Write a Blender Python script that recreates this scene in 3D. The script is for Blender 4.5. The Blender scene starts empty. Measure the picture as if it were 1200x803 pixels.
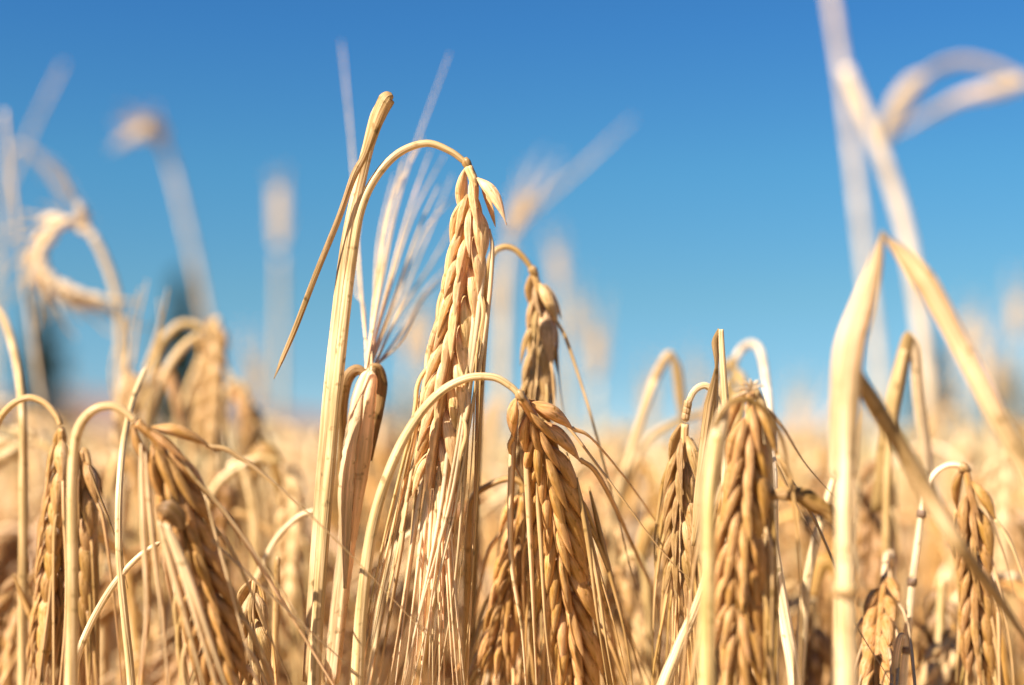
import bpy, math, random
import numpy as np
from mathutils import Vector, Matrix

random.seed(11)
rng = np.random.default_rng(7)
scene = bpy.context.scene
col = scene.collection
R = math.radians

# ------------------------------------------------------------------ camera
CAM_H = 0.80
FOCUS = 0.383
TILT = math.atan((508 - 401.5) * 0.72 / 1200)
cam_data = bpy.data.cameras.new("camera")
cam = bpy.data.objects.new("camera", cam_data)
col.objects.link(cam)
cam.location = (0, 0, CAM_H)
cam.rotation_euler = (math.pi / 2 + TILT, 0, 0)
cam_data.lens = 50
cam_data.sensor_width = 36
cam_data.clip_start = 0.01
cam_data.clip_end = 3000
cam_data.dof.use_dof = True
cam_data.dof.focus_distance = FOCUS
cam_data.dof.aperture_fstop = 4.2
scene.camera = cam

# ------------------------------------------------------------------ sky, sun, exposure
SUN_TO = Vector((-0.70, -0.58, 0.80)).normalized()
elev = math.asin(SUN_TO.z)
world = bpy.data.worlds.new("World")
scene.world = world
world.use_nodes = True
wn = world.node_tree.nodes
wl = world.node_tree.links
sky = wn.new("ShaderNodeTexSky")
sky.sky_type = 'NISHITA'
sky.sun_disc = False
sky.sun_elevation = elev
sky.sun_rotation = math.atan2(SUN_TO.x, SUN_TO.y)
sky.altitude = 2000
sky.air_density = 1.0
sky.dust_density = 0.5
sky.ozone_density = 6.0
bg = wn["Background"]
bg.inputs["Strength"].default_value = 0.0625
# a polarised, clear-air sky: the same all round, paler at the horizon and deepening steadily with height
geo = wn.new("ShaderNodeTexCoord")
sep = wn.new("ShaderNodeSeparateXYZ")
wl.new(geo.outputs["Generated"], sep.inputs[0])
ramp = wn.new("ShaderNodeValToRGB")
stops = [(0.0, (.44, .58, .74)), (.035, (.36, .50, .57)), (.094, (.39, .565, .525)), (.182, (.35, .665, .65)), (.281, (.278, .626, .757)), (.45, (.25, .60, .76))]
el = ramp.color_ramp.elements
while len(el) < len(stops):
    el.new(.5)
for e_, (ps, c) in zip(el, stops):
    e_.position = ps
    e_.color = (c[0] / 2, c[1] / 2, c[2] / 2, 1)
dbl = wn.new("ShaderNodeVectorMath"); dbl.operation = 'SCALE'
dbl.inputs["Scale"].default_value = 2.0
mul = wn.new("ShaderNodeVectorMath"); mul.operation = 'MULTIPLY'
wl.new(sep.outputs["Z"], ramp.inputs[0])
wl.new(ramp.outputs[0], dbl.inputs[0])
wl.new(sky.outputs[0], mul.inputs[0])
wl.new(dbl.outputs[0], mul.inputs[1])
wl.new(mul.outputs[0], bg.inputs["Color"])

sun_data = bpy.data.lights.new("sun", 'SUN')
sun = bpy.data.objects.new("sun", sun_data)
col.objects.link(sun)
sun.location = (-4, -3, 6)
sun.rotation_euler = (-SUN_TO).to_track_quat('-Z', 'Y').to_euler()
sun_data.energy = 5.0
sun_data.angle = R(0.53)
sun_data.color = (1.0, 0.92, 0.84)

scene.view_settings.view_transform = 'Standard'
scene.view_settings.look = 'None'
scene.view_settings.gamma = 1.0
scene.view_settings.use_curve_mapping = False
scene.view_settings.exposure = 1.47
scene.render.engine = 'CYCLES'
scene.cycles.use_denoising = True
scene.cycles.max_bounces = 8
scene.cycles.diffuse_bounces = 5
scene.cycles.transmission_bounces = 6

# ------------------------------------------------------------------ helpers
FW = Vector((0, math.cos(TILT), math.sin(TILT)))
UP = Vector((0, -math.sin(TILT), math.cos(TILT)))
RT = Vector((1, 0, 0))
EYE = Vector((0, 0, CAM_H))


def at(px, py, d=FOCUS):
    """A point of the place, seen in the photograph at (px, py) and d metres in front of the lens."""
    return EYE + FW * d + RT * ((px - 600) / 1200 * 0.72 * d) + UP * ((401.5 - py) / 1200 * 0.72 * d)


def line(pts, d=FOCUS):
    """Pixel path -> world path; a point may carry its own distance."""
    return [at(p[0], p[1], p[2] if len(p) > 2 else d) for p in pts]


def spline(pts, per=6):
    pts = [Vector(p) for p in pts]
    if len(pts) < 3:
        a, b = pts[0], pts[-1]
        return [a.lerp(b, i / per) for i in range(per + 1)]
    P = [pts[0] * 2 - pts[1]] + pts + [pts[-1] * 2 - pts[-2]]
    out = []
    for i in range(1, len(P) - 2):
        a, b, c, d = P[i - 1], P[i], P[i + 1], P[i + 2]
        for k in range(per):
            t = k / per
            # centripetal-ish catmull rom
            out.append(0.5 * ((2 * b) + (c - a) * t + (2 * a - 5 * b + 4 * c - d) * t * t + (3 * b - a - 3 * c + d) * t ** 3))
    out.append(pts[-1])
    return out


def lerp_list(vals, n):
    if not hasattr(vals, '__len__'):
        return [vals] * n
    xs = np.linspace(0, 1, len(vals))
    return list(np.interp(np.linspace(0, 1, n), xs, vals))


def section(kind, n=8):
    if kind == 'round':
        return [(math.cos(2 * math.pi * k / n), math.sin(2 * math.pi * k / n)) for k in range(n)]
    if kind == 'leaf':       # a shallow gutter with real thickness
        top = [(-1, .30), (-.55, .10), (0, -.04), (.55, .10), (1, .30)]
        return top + [(1, .20), (.55, -.04), (0, -.20), (-.55, -.04), (-1, .20)]
    if kind == 'fold':       # a blade folded along its midrib
        return [(-1, .5), (-.5, .25), (.1, .0), (.9, .28), (1, .18), (.2, -.16), (-.55, .1), (-1, .38)]
    if kind == 'awn':
        return [(-1, 0), (0, .55), (1, 0), (0, -.4)]


class MB:
    def __init__(self):
        self.v, self.f, self.uv = [], [], []

    def sweep(self, path, rad, sec, hint=None, twist=0.0, wob=0.0, flat=1.0, cap=True):
        n = len(path)
        rad = lerp_list(rad, n)
        tw = lerp_list(twist, n)
        T = []
        for i in range(n):
            a = path[max(0, i - 1)]
            b = path[min(n - 1, i + 1)]
            t = (b - a)
            T.append(t.normalized() if t.length > 1e-9 else (T[-1] if T else Vector((0, 0, 1))))
        side = None
        base = len(self.v)
        m = len(sec)
        L = 0
        for i in range(n):
            t = T[i]
            if hint is not None:
                s = t.cross(hint)
                if s.length < 1e-4:
                    s = side.copy()
                s.normalize()
                if side is not None and s.dot(side) < 0:
                    s = -s
            else:
                if side is None:
                    ref = Vector((0, 1, 0)) if abs(t.y) < .9 else Vector((1, 0, 0))
                    s = t.cross(ref).normalized()
                else:
                    s = (side - t * side.dot(t))
                    s = s.normalized() if s.length > 1e-6 else t.orthogonal().normalized()
            side = s
            nn = s.cross(t)
            ca, sa = math.cos(tw[i]), math.sin(tw[i])
            s2 = s * ca + nn * sa
            n2 = nn * ca - s * sa
            if i:
                L += (path[i] - path[i - 1]).length
            for k, (a, b) in enumerate(sec):
                r = rad[i]
                if wob:
                    r *= 1 + wob * (random.random() - .5)
                self.v.append(path[i] + s2 * (a * r) + n2 * (b * r * flat))
                self.uv.append((k / m, L))
        for i in range(n - 1):
            for k in range(m):
                k2 = (k + 1) % m
                self.f.append((base + i * m + k, base + i * m + k2, base + (i + 1) * m + k2, base + (i + 1) * m + k))
        if cap:
            self.f.append(tuple(base + k for k in range(m))[::-1])
            self.f.append(tuple(base + (n - 1) * m + k for k in range(m)))
        return self

    def mesh(self, name, mat, origin=Vector((0, 0, 0)), smooth=True):
        me = bpy.data.meshes.new(name)
        me.from_pydata([v - origin for v in self.v], [], self.f)
        uvl = me.uv_layers.new(name="UVMap")
        idx = np.empty(len(me.loops), dtype=np.int32)
        me.loops.foreach_get("vertex_index", idx)
        uvs = np.array(self.uv, dtype=np.float32)[idx]
        uvl.data.foreach_set("uv", uvs.ravel())
        me.polygons.foreach_set("use_smooth", [smooth] * len(me.polygons))
        me.materials.append(mat)
        return me


def put(name, me, parent=None, color=None, kind=None):
    o = bpy.data.objects.new(name, me)
    col.objects.link(o)
    if parent:
        o.parent = parent
    if color:
        o.color = (*color, 1)
    if kind:
        o['kind'] = kind
    return o


def thing(name, label, cat, loc, group=None):
    o = bpy.data.objects.new(name, None)
    col.objects.link(o)
    o.empty_display_size = 0.02
    o.location = loc
    o['label'] = label
    o['category'] = cat
    if group:
        o['group'] = group
    return o


# ------------------------------------------------------------------ materials
def straw_material(name, transl, rough, streak=(9, 60), bump_scale=0.35, fine=False, spec=0.35, vary=0.30, bdist=.0004, speck=330, blotch=None):
    m = bpy.data.materials.new(name)
    m.use_nodes = True
    nt = m.node_tree
    N, Lk = nt.nodes, nt.links
    N.clear()
    out = N.new("ShaderNodeOutputMaterial")
    pr = N.new("ShaderNodeBsdfPrincipled")
    tr = N.new("ShaderNodeBsdfTranslucent")
    mix = N.new("ShaderNodeMixShader")
    mix.inputs[0].default_value = transl
    info = N.new("ShaderNodeObjectInfo")
    tc = N.new("ShaderNodeTexCoord")
    mp = N.new("ShaderNodeMapping")
    n1 = N.new("ShaderNodeTexNoise")
    n1.inputs["Detail"].default_value = 3
    n2 = N.new("ShaderNodeTexNoise")
    n2.inputs["Scale"].default_value = 55
    n2.inputs["Detail"].default_value = 4
    if fine:
        Lk.new(tc.outputs["UV"], mp.inputs[0])
        mp.inputs["Scale"].default_value = (24, 260, 1)
        n1.inputs["Scale"].default_value = 1.0
        n1.inputs["Detail"].default_value = 5
        n2.inputs["Scale"].default_value = 240
    else:
        Lk.new(tc.outputs["UV"], mp.inputs[0])
        mp.inputs["Scale"].default_value = (streak[0], streak[1], 1)
        n1.inputs["Scale"].default_value = 1.0
    if blotch:
        n2.inputs["Scale"].default_value = blotch
    Lk.new(mp.outputs[0], n1.inputs["Vector"])
    Lk.new(tc.outputs["Object"], n2.inputs["Vector"])
    # value variation: streak noise, blotch noise, one random per object
    r1 = N.new("ShaderNodeMapRange")
    r1.inputs[1].default_value = .3
    r1.inputs[2].default_value = .7
    r1.inputs[3].default_value = 1 - vary
    r1.inputs[4].default_value = 1 + vary * .55
    Lk.new(n1.outputs[0], r1.inputs[0])
    r2 = N.new("ShaderNodeMapRange")
    r2.inputs[1].default_value = .35
    r2.inputs[2].default_value = .65
    r2.inputs[3].default_value = .55 if blotch else .82
    r2.inputs[4].default_value = 1.2 if blotch else 1.13
    Lk.new(n2.outputs[0], r2.inputs[0])
    r3 = N.new("ShaderNodeMapRange")
    r3.inputs[3].default_value = .86
    r3.inputs[4].default_value = 1.12
    Lk.new(info.outputs["Random"], r3.inputs[0])
    m1 = N.new("ShaderNodeMath"); m1.operation = 'MULTIPLY'
    m2 = N.new("ShaderNodeMath"); m2.operation = 'MULTIPLY'
    n3 = N.new("ShaderNodeTexNoise")
    n3.inputs["Scale"].default_value = speck
    n3.inputs["Detail"].default_value = 2
    Lk.new(tc.outputs["Object"], n3.inputs["Vector"])
    r4 = N.new("ShaderNodeMapRange")
    r4.inputs[1].default_value = .62
    r4.inputs[2].default_value = .74
    r4.inputs[3].default_value = 1.0
    r4.inputs[4].default_value = .45
    Lk.new(n3.outputs[0], r4.inputs[0])
    m3 = N.new("ShaderNodeMath"); m3.operation = 'MULTIPLY'
    Lk.new(r3.outputs[0], m3.inputs[0]); Lk.new(r4.outputs[0], m3.inputs[1])
    Lk.new(r1.outputs[0], m1.inputs[0]); Lk.new(r2.outputs[0], m1.inputs[1])
    Lk.new(m1.outputs[0], m2.inputs[0]); Lk.new(m3.outputs[0], m2.inputs[1])
    # darker straw also turns browner
    gm = N.new("ShaderNodeVectorMath"); gm.operation = 'SCALE'
    Lk.new(info.outputs["Color"], gm.inputs[0]); Lk.new(m2.outputs[0], gm.inputs["Scale"])
    hs = N.new("ShaderNodeHueSaturation")
    sr = N.new("ShaderNodeMapRange")
    sr.inputs[1].default_value = .6
    sr.inputs[2].default_value = 1.2
    sr.inputs[3].default_value = 1.14
    sr.inputs[4].default_value = .93
    Lk.new(m2.outputs[0], sr.inputs[0])
    Lk.new(sr.outputs[0], hs.inputs["Saturation"])
    Lk.new(gm.outputs[0], hs.inputs["Color"])
    Lk.new(hs.outputs[0], pr.inputs["Base Color"])
    gmm = N.new("ShaderNodeGamma")
    gmm.inputs[1].default_value = 1.8
    Lk.new(hs.outputs[0], gmm.inputs[0])
    Lk.new(gmm.outputs[0], tr.inputs["Color"])
    pr.inputs["Roughness"].default_value = rough
    pr.inputs["Specular IOR Level"].default_value = spec
    bp = N.new("ShaderNodeBump")
    bp.inputs["Strength"].default_value = bump_scale
    bp.inputs["Distance"].default_value = bdist
    Lk.new(n1.outputs[0], bp.inputs["Height"])
    Lk.new(bp.outputs[0], pr.inputs["Normal"])
    Lk.new(bp.outputs[0], tr.inputs["Normal"])
    Lk.new(pr.outputs[0], mix.inputs[1])
    Lk.new(tr.outputs[0], mix.inputs[2])
    Lk.new(mix.outputs[0], out.inputs[0])
    return m


M_STEM = straw_material("straw_stem", 0.14, 0.40, (15, 40), 0.7, spec=.42, vary=.38, bdist=.0006)
M_LEAF = straw_material("dry_leaf", 0.36, 0.5, (17, 40), 0.9, vary=.42, bdist=.0007)
M_AWN = straw_material("awn", 0.32, 0.38, (3, 90), 0.2, spec=.5, vary=.2)
M_KERN = straw_material("kernel_husk", 0.24, 0.46, bump_scale=1.0, fine=True, vary=.30, bdist=.0005, speck=520)
M_FAR = straw_material("far_straw", 0.25, 0.4, (4, 40), 0.1, spec=.5, blotch=7, speck=60)

STRAW = (.72, .43, .17)
PALE = (.79, .555, .31)
GOLD = (.70, .37, .115)
KERN = (.72, .41, .165)
BROWN = (.42, .195, .06)
DARK = (.20, .105, .045)


def jit(c, a=.08):
    k = 1 + random.uniform(-a, a)
    return (c[0] * k, c[1] * k * (1 + random.uniform(-.03, .03)), c[2] * k * (1 + random.uniform(-.08, .08)))


def plain_material(name, c1, c2, scale, rough=.9, detail=6, bump=0.0):
    m = bpy.data.materials.new(name)
    m.use_nodes = True
    N, Lk = m.node_tree.nodes, m.node_tree.links
    pr = N["Principled BSDF"]
    tc = N.new("ShaderNodeTexCoord")
    nz = N.new("ShaderNodeTexNoise")
    nz.inputs["Scale"].default_value = scale
    nz.inputs["Detail"].default_value = detail
    cr = N.new("ShaderNodeValToRGB")
    cr.color_ramp.elements[0].position = .35
    cr.color_ramp.elements[1].position = .68
    cr.color_ramp.elements[0].color = (*c1, 1)
    cr.color_ramp.elements[1].color = (*c2, 1)
    Lk.new(tc.outputs["Object"], nz.inputs["Vector"])
    Lk.new(nz.outputs[0], cr.inputs[0])
    Lk.new(cr.outputs[0], pr.inputs["Base Color"])
    pr.inputs["Roughness"].default_value = rough
    pr.inputs["Specular IOR Level"].default_value = .2
    if bump:
        b = N.new("ShaderNodeBump")
        b.inputs["Strength"].default_value = bump
        b.inputs["Distance"].default_value = .02
        Lk.new(nz.outputs[0], b.inputs["Height"])
        Lk.new(b.outputs[0], pr.inputs["Normal"])
    return m


M_SOIL = plain_material("stubble_soil", (.28, .18, .09), (.55, .38, .19), 9, bump=.6)
M_CANOPY = plain_material("far_canopy", (.34, .25, .115), (.66, .51, .255), .9)
M_HILL = plain_material("dry_hill", (.15, .095, .075), (.24, .155, .115), .03)
M_NEEDLE = plain_material("conifer_foliage", (.018, .032, .022), (.05, .075, .045), 1.2)
M_BARK = plain_material("bark", (.06, .045, .035), (.13, .1, .075), 3)


# ------------------------------------------------------------------ setting
def ground_sheet():
    me = bpy.data.meshes.new("ground")
    xs = np.concatenate([np.linspace(-900, -20, 12), np.linspace(-10, 10, 21), np.linspace(20, 900, 12)])
    ys = np.concatenate([np.linspace(-60, -4, 6), np.linspace(-2, 16, 19), np.linspace(25, 1500, 14)])
    V = [(x, y, 0.0) for y in ys for x in xs]
    w = len(xs)
    F = [(j * w + i, j * w + i + 1, (j + 1) * w + i + 1, (j + 1) * w + i) for j in range(len(ys) - 1) for i in range(w - 1)]
    me.from_pydata(V, [], F)
    me.materials.append(M_SOIL)
    o = put("ground", me)
    o['kind'] = 'structure'


def hills():
    me = bpy.data.meshes.new("hills")
    V, F = [], []
    n = 90
    rows = 7
    for j in range(rows):
        for i in range(n):
            a = -0.62 + 1.25 * i / (n - 1)
            rr = 420 + j * 28
            x = rr * math.sin(a)
            y = rr * math.cos(a)
            px = 600 + math.tan(a) * 1200 / .72
            hh = 14 * math.exp(-((px - 130) / 290) ** 2) + 1.1 + .5 * math.sin(i * .7) + .4 * math.sin(i * .31 + 2)
            V.append((x, y, max(.0, hh * math.sin(math.pi * min(1, j / 4) / 2) if j < 5 else hh * (1 - (j - 4) * .3)) - (0.3 if j == 0 else 0)))
    for j in range(rows - 1):
        for i in range(n - 1):
            F.append((j * n + i, j * n + i + 1, (j + 1) * n + i + 1, (j + 1) * n + i))
    me.from_pydata(V, [], F)
    me.polygons.foreach_set("use_smooth", [True] * len(F))
    me.materials.append(M_HILL)
    o = put("hills", me)
    o['kind'] = 'structure'


def far_canopy():
    """The crop beyond the last plants one can tell apart: one bristling sheet of ears to the field's far edge."""
    V, F = [], []
    ys = 13 * (1.028 ** np.arange(0, 105))
    nx = 170
    for j, y in enumerate(ys):
        half = y * .52 + 3
        for i in range(nx):
            x = -half + 2 * half * (i + random.uniform(-.3, .3)) / (nx - 1)
            z = .57 + random.gauss(0, .07) + .03 * math.sin(x * .8 + y * .3)
            V.append((x, y * (1 + random.uniform(-.01, .01)), min(.79, z)))
    for j in range(len(ys) - 1):
        for i in range(nx - 1):
            F.append((j * nx + i, j * nx + i + 1, (j + 1) * nx + i + 1, (j + 1) * nx + i))
    me = bpy.data.meshes.new("distant_barley")
    me.from_pydata(V, [], F)
    me.materials.append(M_CANOPY)
    o = put("distant_barley", me)
    o['kind'] = 'stuff'
    o['label'] = 'pale gold barley crop running out to the far edge of the field'
    o['category'] = 'crop'


def tree(px, py_top, dist, wid, label, seed):
    rs = random.Random(seed)
    base = at(px, 508, dist)
    base.z = 0
    h = CAM_H + (508 - py_top) / 1200 * .72 * dist
    t = thing("conifer_tree", label, "tree", base, "conifers along the far edge of the field")
    mb = MB()
    mb.sweep([Vector((0, 0, -.05)), Vector((.03, 0, h * .4)), Vector((0, .02, h * .96))], [h * .022, h * .015, h * .003], section('round', 7))
    for k in range(9):
        zz = h * (.14 + .08 * k)
        a = k * 2.4
        r = wid * .42 * (1 - zz / h)
        mb.sweep([Vector((0, 0, zz)), Vector((math.cos(a) * r, math.sin(a) * r, zz - .04 * h + .02 * h))], [h * .006, h * .002], section('round', 4))
    put("trunk", mb.mesh("trunk", M_BARK), t)
    V, F = [], []
    for k in range(4600):
        u = rs.random() ** .75
        zz = h * (.08 + .92 * u)
        rmax = wid * .5 * ((1 - u) ** .75 + .03) * (.72 + .38 * math.sin(zz * 3.1 + seed) * math.sin(zz * 1.3) + rs.uniform(-.12, .12))
        a = rs.uniform(0, 6.283)
        r = rmax * rs.random() ** .45
        c = Vector((math.cos(a) * r, math.sin(a) * r, zz - .10 * r))
        s = h * rs.uniform(.020, .042)
        out = Vector((math.cos(a), math.sin(a), rs.uniform(-.6, .3))).normalized()
        sd = out.cross(Vector((rs.uniform(-1, 1), rs.uniform(-1, 1), 1))).normalized()
        b = len(V)
        V += [c - out * s * .4 + sd * s * .45, c - out * s * .4 - sd * s * .45, c + out * s * 1.2]
        F.append((b, b + 1, b + 2))
    me = bpy.data.meshes.new("crown")
    me.from_pydata(V, [], F)
    me.materials.append(M_NEEDLE)
    put("crown", me, t)


ground_sheet()
hills()
far_canopy()
tree(48, 335, 85, 4.6, "tall narrow dark conifer on the horizon at the far left edge", 3)
tree(212, 318, 78, 4.9, "dark conifer on the horizon behind the thick left clump of leaning stalks", 8)
tree(478, 452, 110, 5.2, "small dark conifer far off just left of the sharp central ear", 5)
tree(1092, 398, 100, 7.0, "dark conifer on the horizon under the big folded leaf at right", 12)
tree(1182, 425, 95, 8.0, "broad dark conifer on the horizon at the far right edge", 15)
tree(1005, 470, 120, 6.0, "low dark conifer half hidden behind the thick blurred stalk at right", 21)


# ------------------------------------------------------------------ barley pieces shared by every ear
def kernel_mesh(seed, Lk=.0128, W=.0052, T=.0040, rings=15, m=14, ribs=.07, blunt=1.15):
    rs = random.Random(seed)
    V, F = [], []
    bow = rs.uniform(.0004, .0009)
    ph = rs.uniform(0, 6)
    for i in range(rings):
        u = i / (rings - 1)
        w = math.sin(math.pi / 2 * min(1, u / .36)) ** .7 if u < .36 else (math.cos(math.pi / 2 * (u - .36) / .64) ** blunt)
        w = max(w, .16 if u < .5 else .085)
        for k in range(m):
            a = 2 * math.pi * k / m
            x = math.cos(a)             # +x is the outward (back) face of the grain
            y = math.sin(a)
            rr = 1 + ribs * math.cos(5 * a) * (1 if x > -.3 else 0) + .03 * math.sin(9 * u + ph + 2 * a) * w + rs.uniform(-.012, .012)
            xx = x * T / 2 * w * rr * (1 if x > 0 else .62)
            if x > .86:
                xx *= 1.08
            yy = y * W / 2 * w * rr
            V.append((xx + bow * math.sin(math.pi * u) - .0005 * u * u, yy, u * Lk))
    for i in range(rings - 1):
        for k in range(m):
            k2 = (k + 1) % m
            F.append((i * m + k, i * m + k2, (i + 1) * m + k2, (i + 1) * m + k))
    F.append(tuple(range(m))[::-1])
    F.append(tuple((rings - 1) * m + k for k in range(m)))
    me = bpy.data.meshes.new("kernel")
    me.from_pydata(V, [], F)
    idx = np.empty(len(me.loops), dtype=np.int32)
    me.loops.foreach_get("vertex_index", idx)
    uv = np.stack([(idx % m) / m + seed * .37, (idx // m) / (rings - 1) * Lk + seed * .1], 1).astype(np.float32)
    me.uv_layers.new(name="UVMap").data.foreach_set("uv", uv.ravel())
    me.polygons.foreach_set("use_smooth", [True] * len(me.polygons))
    me.materials.append(M_KERN)
    return me


KERNELS = [kernel_mesh(s, W=.0047 + .0003 * (s % 3), T=.0031, Lk=.0148 + .0007 * (s % 4), blunt=1.35) for s in range(7)]
FLORETS = [kernel_mesh(40 + s, Lk=.0122 + .0006 * s, W=.0023, T=.0018, rings=10, m=8, ribs=.05, blunt=.8) for s in range(4)]


class Ear:
    """Axis and frames of one ear of two-rowed barley."""
    def __init__(self, axis, spin, view=None):
        self.p = spline(axis, 8)
        self.L = [0]
        for a, b in zip(self.p, self.p[1:]):
            self.L.append(self.L[-1] + (b - a).length)
        self.len = self.L[-1]
        self.spin = spin
        self.view = view or FW

    def frame(self, s):
        s = max(0, min(self.len * .9999, s))
        i = max(0, min(len(self.p) - 2, int(np.searchsorted(self.L, s)) - 1))
        f = (s - self.L[i]) / max(1e-9, self.L[i + 1] - self.L[i])
        p = self.p[i].lerp(self.p[i + 1], f)
        a = self.p[max(0, i - 2)]
        b = self.p[min(len(self.p) - 1, i + 3)]
        t = (b - a).normalized()
        side = t.cross(self.view).normalized()      # in the picture plane
        if side.x < 0:
            side = -side
        nrm = side.cross(t).normalized()
        if nrm.dot(self.view) > 0:
            nrm = -nrm                               # towards the lens
        S = side * math.cos(self.spin) + nrm * math.sin(self.spin)
        Fv = t.cross(S).normalized()
        return p, t, S, Fv


def frame_matrix(p, z, x, scale):
    z = z.normalized()
    y = z.cross(x).normalized()
    x2 = y.cross(z).normalized()
    m = Matrix((x2, y, z)).transposed().to_4x4()
    return Matrix.Translation(p) @ m @ Matrix.Diagonal((scale, scale, scale, 1))


def ear_layout(ear, pitch=.0036, open_=R(14), size=1.0, awn_len=.115, spread=.10, down=None, rs=random, fringe=0, back=.03, bare=0, hug=0):
    """Places kernels, florets and awns along the ear: lists of matrices and awn paths."""
    K, Fl, A, B = [], [], [], []
    n = int(ear.len / pitch)
    for i in range(n):
        s = (i + .2) * pitch
        u = i / max(1, n - 1)
        p, t, S, Fv = ear.frame(s)
        sg = 1 if i % 2 else -1
        taper = (.90 + .18 * min(1, u * 5)) * (1 - .28 * max(0, (u - .8) / .2)) * size
        a = open_ * (1.0 + rs.uniform(-.25, .25)) + (R(9) if i < 2 else 0)
        D = (t * math.cos(a) + S * (sg * math.sin(a)) + Fv * rs.uniform(-.06, .06)).normalized()
        base = p + S * (sg * .0011 * size) - t * .001
        sc = taper * rs.uniform(.93, 1.06)
        K.append(frame_matrix(base, D, S * sg + Fv * rs.uniform(-.15, .15), sc))
        tip = base + D * (.0143 * sc) + S * (sg * .0000)
        for q in (1, -1):
            if i < 1:
                continue
            D2 = (t + S * (sg * rs.uniform(.06, .24)) + Fv * (q * rs.uniform(.14, .26))).normalized()
            b2 = p + Fv * (q * .0020 * size) + S * (sg * .0007) - t * .0005
            Fl.append(frame_matrix(b2, D2, Fv * q, taper * rs.uniform(.82, 1.05)))
        # awn: leaves the tip along the grain, then runs with the ear
        dirn = (t + S * (sg * rs.uniform(.02, spread)) + Fv * rs.uniform(-spread, spread) + FW * back).normalized()
        if down is not None:
            dirn = (dirn + Vector(down) * rs.uniform(.5, 1.1)).normalized()
        ln = awn_len * (1 - .25 * (1 - u)) * rs.uniform(.8, 1.1)
        c1 = tip + D * .008
        if hug:                                     # the beard combed to both edges of the ear
            pic = t.cross(FW).normalized()
            pic = pic if pic.x > 0 else -pic
            hg = sg * hug * rs.uniform(.5, 1.1)
            c1 = tip + D * .005 + pic * (hg * .15)
        if hug:
            tip2 = tip + pic * hg
            A += [[tip - D * .0012, c1, tip + pic * (hg * .6) + t * .016, tip2 + dirn * ln * .5, tip2 + dirn * ln]] if i >= bare else []
            continue
        c2 = tip + D * .012 + dirn * ln * .35 + Fv * rs.uniform(-.002, .002)
        c3 = tip + D * .012 + dirn * ln + Vector((rs.uniform(-1, 1), rs.uniform(-1, 1), 0)) * .004
        if i >= bare:
            A.append([tip - D * .0012, c1, c2, c3])
        if fringe and u > .5:
            for q in (1, -1):
                if rs.random() < fringe:
                    p0 = p + Fv * (q * .0022 * size) + t * .011 + S * (sg * .001)
                    d3 = (t + S * (sg * rs.uniform(-.3, 1) * spread) + Fv * (q * rs.uniform(0, spread))).normalized()
                    ln = awn_len * rs.uniform(.7, 1.05)
                    B.append([p0, p0 + d3 * ln * .3 + Fv * rs.uniform(-.002, .002), p0 + d3 * ln * .65 + S * rs.uniform(-.003, .003), p0 + d3 * ln])
    return K, Fl, A, B


EAR_OBJS = 0


def build_ear(parent, axis, spin=.6, size=1.0, detail=True, kcol=KERN, acol=STRAW, seed=1, name="ear", skip_awns=0, only=None, **kw):
    """ear > kernel, floret, awn (each an object) for an ear sharp enough to tell its grains apart."""
    rs = random.Random(seed)
    org = parent.location
    kcol = tuple(a * .9 + b * .1 for a, b in zip(kcol, (.86, .58, .29)))
    e = Ear(axis, spin)
    kw.setdefault("fringe", .75)
    K, Fl, A, B = ear_layout(e, size=size, rs=rs, **kw)
    mb = MB()
    mb.sweep(e.p, [.0011 * size, .0010 * size, .0005 * size], section('round', 6))
    eo = put(name, mb.mesh("rachis", M_STEM, org), parent, kcol)
    inv = Matrix.Translation(-org)
    for M in K:
        o = put("kernel", rs.choice(KERNELS), eo, jit(kcol, .07))
        o.matrix_basis = inv @ M
    for M in Fl:
        o = put("floret", rs.choice(FLORETS), eo, jit(tuple(c * 1.06 for c in kcol), .07))
        o.matrix_basis = inv @ M
    for i, path in enumerate(A):
        if rs.random() < skip_awns:
            continue
        am = MB()
        am.sweep(spline(path, 5), [.00052 * size, .00058 * size, .0004 * size, .00013], section('awn'), twist=[rs.uniform(-.6, .6), rs.uniform(-2.5, 2.5)])
        put("awn", am.mesh("awn", M_AWN, org), eo, jit(acol, .12))
    for path in B:
        am = MB()
        am.sweep(spline(path, 5), [.0001, .00034, .0004, .00036, .0003, .0001], section('awn'), twist=[rs.uniform(-.6, .6), rs.uniform(-2.5, 2.5)])
        put("awn", am.mesh("awn", M_AWN, org), eo, jit(tuple(min(.9, c * 1.12) for c in acol), .12))
    return eo


def fuse_ear(mbk, mba, axis, spin, size, rs, m=6, rings=6, view=None, **kw):
    """The same ear, its grains joined, for plants that stand out of focus."""
    e = Ear(axis, spin, view)
    K, Fl, A, B = ear_layout(e, size=size, rs=rs, **kw)
    mbk.sweep(e.p, [.0012 * size, .0006], section('round', 5))
    for M in K:
        b = len(mbk.v)
        for i in range(rings):
            u = i / (rings - 1)
            w = max(.08, math.sin(math.pi * u ** .8) ** .8 if 0 < u < 1 else 0)
            for k in range(m):
                a = 2 * math.pi * k / m
                mbk.v.append(M @ Vector((.0021 * w * math.cos(a) + .0006 * math.sin(math.pi * u), .0026 * w * math.sin(a), .0125 * u)))
                mbk.uv.append((k / m, u * .01))
        for i in range(rings - 1):
            for k in range(m):
                k2 = (k + 1) % m
                mbk.f.append((b + i * m + k, b + i * m + k2, b + (i + 1) * m + k2, b + (i + 1) * m + k))
    for path in A:
        mba.sweep(spline(path, 2), [.0006 * size, .0005 * size, .0002], section('awn'))


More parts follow.
